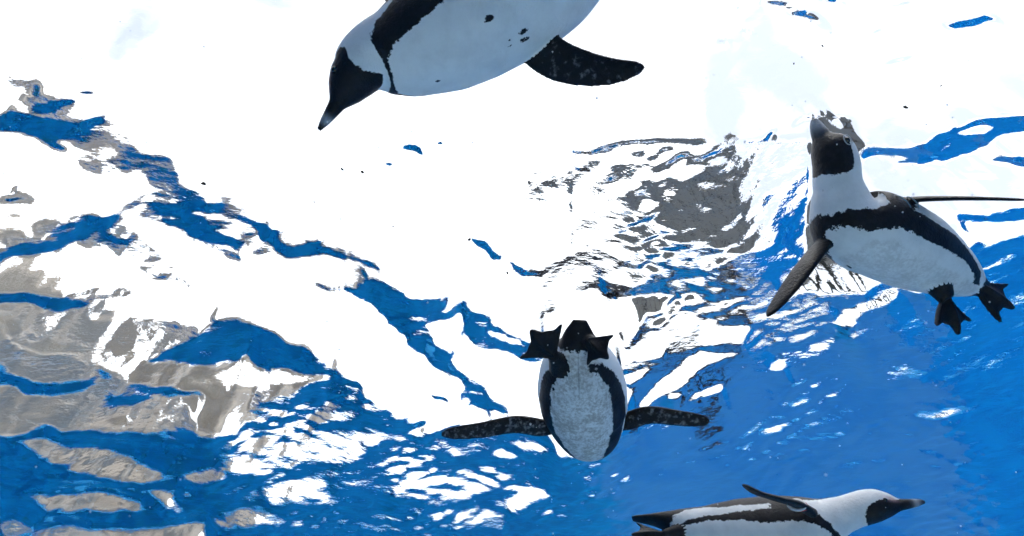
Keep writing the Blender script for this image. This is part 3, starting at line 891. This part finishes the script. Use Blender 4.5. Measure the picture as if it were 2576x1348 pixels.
P1.build(feather_mat('plumage_clean'), 'big penguin gliding above with spotted white belly, one flipper trailing over open sky')
P1.eye(1.72, 74)

# --- penguin at the right, bill touching the surface
b2 = cv(-.48, -.72, .50)
v2 = [cv(-.95, .05, .30)] * 3 + [cv(-.80, -.10, .60), cv(-.54, -.52, .66)] + [b2] * 4
P2 = Penguin([at(2046, 300, 1.36), at(2066, 345, 1.35), at(2100, 400, 1.345), at(2108, 470, 1.345), at(2135, 555, 1.35),
              at(2235, 600, 1.37), at(2342, 656, 1.40), at(2440, 715, 1.43), at(2478, 742, 1.45)],
             v2, .98, polys=(MASK2, CROWN, BAND, UNDER), greyw=.42, rs=[2.0, 1.6, 1.25, 1.22, 1.06, .95, .93, 1.0, 1],
             dots=[(2.98, 172, 1, .0028), (2.98, 162, 1, .0028), (3.0, 178, -1, .0028), (2.95, 165, -1, .0024), (4.35, 150, 1, .005)])
P2.flipper([at(2095, 590, 1.36), at(2062, 618, 1.34), at(2018, 672, 1.31), at(1975, 732, 1.29), at(1928, 797, 1.27)],
           cv(.72, .40, .45), .026, .0075, mot=.34, curve=.004)
P2.flipper([at(2230, 512, 1.37), at(2290, 502, 1.33), at(2380, 499, 1.28), at(2480, 500, 1.23), at(2585, 503, 1.18)],
           cv(0, -.10, 1), .030, .0050, mot=.1)
P2.foot(at(2376, 738, 1.36), at(2345, 690, 1.37), at(2408, 838, 1.34), cv(.3, .1, .9), spread=38, leg=1.5)
P2.foot(at(2446, 706, 1.40), at(2400, 680, 1.42), at(2545, 775, 1.41), cv(-.2, .5, .7), spread=30, leg=1.4)
P2.build(feather_mat('plumage_brown_back', brown=.005, dirt=.35), 'penguin reaching its bill up to the surface, dark band down its side')
P2.eye(1.62, 79, .0066, .0115)
q = P2.surf(4.3, 70, .0)
for i, (dx, sz) in enumerate(((2272, .017), (2296, .014))):
    o = link_mesh('flipper_ring', torus(sz, .0012, 26, 8), M_WIRE, P2.root)
    o.location = at(dx, 508, 1.30) - P2.base; o.rotation_euler = (rad(40), rad(70), 0)

# --- penguin floating at the surface, seen from behind and below
dn = Vector((-.10, -.10, -1)).normalized()
v3 = [Vector((0, 1, .2))] * 3 + [Vector((0, 1, -.2)), Vector((0, .55, -.85))] + [dn] * 4
c3 = at(1460, 1000, 1.72)
P3 = Penguin([Vector((.20, 1.73, .17)), Vector((.20, 1.665, .165)), Vector((.20, 1.59, .15)), Vector((.195, 1.56, .06)), at(1478, 1085, 1.86),
              at(1468, 1020, 1.78), at(1458, 925, 1.68), at(1455, 860, 1.62), at(1458, 805, 1.60)],
             v3, 1.12, polys=(MASK, CROWN, BAND3, UNDER), rs=[1, 1, 1, 1, .92, 1.06, 1.1, 1.2, 1.1], dots=[(6.05, 140, -1, .004)])
PF = (.42, .72, 1, .98, .90, .80, .66, .48, .2)
P3.flipper([at(1420, 1072, 1.86), at(1368, 1074, 1.84), at(1296, 1064, 1.81), at(1205, 1080, 1.78), at(1110, 1092, 1.76)],
           cv(.05, 1, .1), .026, .0085, mot=.54, curve=-.004, prof=PF)
P3.flipper([at(1520, 1075, 1.86), at(1570, 1062, 1.84), at(1632, 1044, 1.81), at(1708, 1052, 1.79), at(1784, 1060, 1.77)],
           cv(-.05, 1, .1), .026, .0085, mot=.54, prof=PF)
P3.foot(at(1398, 900, 1.58), at(1412, 922, 1.62), at(1336, 832, 1.56), cv(.1, -.35, .9), spread=50, leg=1.25)
P3.foot(at(1478, 850, 1.58), at(1470, 860, 1.62), at(1528, 900, 1.55), cv(-.1, -.2, .9), spread=50, leg=1.25)
P3.build(feather_mat('plumage_worn', white=(.76, .79, .80), dirt=.85), 'penguin floating head out of water, worn speckled grey belly and both flippers spread')

# --- penguin swimming at the bottom, heading right
v4 = [cv(0, -1, .2)] * 3 + [cv(0, -.85, .5)] + [cv(0, -.66, .75)] * 5
P4 = Penguin([at(2326, 1262, 1.753), at(2262, 1270, 1.753), at(2192, 1272, 1.765), at(2120, 1292, 1.777), at(2040, 1318, 1.788),
              at(1925, 1338, 1.812), at(1790, 1338, 1.835), at(1685, 1312, 1.870), at(1590, 1304, 1.905)],
             v4, 1.10, polys=(MASK4, CROWN4, BAND4, UNDER), rs=[1.1, 1.05, 1.08, 1.05, .95, .95, .92, .95, 1.0], dots=[(4.6, 150, 1, .006)])
P4.flipper([at(2040, 1290, 1.718), at(2000, 1268, 1.683), at(1950, 1254, 1.660), at(1905, 1240, 1.648), at(1868, 1218, 1.636)],
           cv(.25, .30, .9), .030, .007, mot=.05, curve=.0, bk=.03)
P4.flipper([at(2030, 1320, 1.894), at(1980, 1340, 1.987), at(1920, 1352, 2.045), at(1850, 1362, 2.104)], cv(.3, .2, .9), .024, .006)
P4.foot(at(1680, 1342, 1.812), at(1720, 1335, 1.823), at(1590, 1345, 1.823), cv(0, .8, .5), spread=26)
P4.build(feather_mat('plumage_soft', brown=.006), 'penguin swimming level with white cheeks, black face and a flipper swept back')
P4.eye(1.62, 60)
fr = at(2006, 1271, 1.689)
ax = (at(1950, 1254, 1.660) - at(2040, 1290, 1.718)).normalized()
for nme, mat_, off, r in (('flipper_ring', M_BANDW, .004, .0042), ('flipper_ring_edge', M_BANDR, -.006, .0022)):
    o = link_mesh(nme, torus(.015, r, 30, 10, 1.6, .8), mat_, P4.root)
    o.location = fr + ax * off - P4.base
    o.rotation_mode = 'QUATERNION'
    zx = ax; xx = cv(.25, .30, .9); xx = (xx - xx.dot(zx) * zx).normalized(); yy = zx.cross(xx)
    o.rotation_quaternion = Matrix((xx, yy, zx)).transposed().to_quaternion()

# ---------------------------------------------------------------- scraps drifting under the surface
t = NT('dark_scrap'); M_SCRAP = t.done((.02, .018, .016), .7)
def scrap(px_, py_, size, seed, label):
    r = random.Random(seed); bm = bmesh.new()
    bmesh.ops.create_icosphere(bm, subdivisions=2, radius=1)
    for v in bm.verts:
        k = 1 + .45 * math.sin(v.co.x * 4 + seed) * math.cos(v.co.y * 5 - seed) + r.uniform(-.15, .15)
        v.co = Vector((v.co.x * size * k, v.co.y * size * .62 * k, v.co.z * size * .25 * k))
    o = bm_obj('debris', bm, M_SCRAP, None, True)
    sxy = at(px_, py_, 1)
    dvec = sxy - CAM
    o.location = CAM + dvec * ((DEPTH - .035) / dvec.z)
    o.rotation_euler = (r.uniform(-.4, .4), r.uniform(-.4, .4), r.uniform(0, 6))
    tag(o, label, 'debris', 'dark scraps drifting below the surface')
for i, (a_, b_, c_) in enumerate(((511, 462, .0062), (860, 426, .0040), (911, 433, .0046), (2278, 270, .0050), (1276, 687, .0042), (1180, 602, .0050),
                                  (2068, 115, .0026), (707, 347, .0022), (790, 508, .0026), (2366, 216, .0024), (988, 570, .0026), (1996, 160, .0022))):
    scrap(a_, b_, c_, i + 3, 'tiny dark scrap of debris drifting below the bright surface')

# fine bubbles and particles in the water
rb = np.random.default_rng(9)
bv, bf = [], []
ico = bmesh.new(); bmesh.ops.create_icosphere(ico, subdivisions=1, radius=1)
iv = np.array([v.co[:] for v in ico.verts]); if_ = np.array([[v.index for v in f.verts] for f in ico.faces]); ico.free()
for k in range(260):
    d_ = rb.uniform(.55, 1.25)
    p = at(rb.uniform(0, PW), rb.uniform(0, PH), d_)
    if p.z > -.05: continue
    r_b = rb.uniform(.0004, .0011) * (1.5 if rb.random() < .08 else 1)
    bv.append(iv * r_b + np.array(p)); bf.append(if_ + len(iv) * (len(bv) - 1))
M_BUB = NT('bubble').done((.82, .86, .9), .25, spec=.5)
tag(from_np('bubbles', np.concatenate(bv), np.concatenate(bf), M_BUB), 'fine pale bubbles scattered through the water', 'bubbles', kind='stuff')
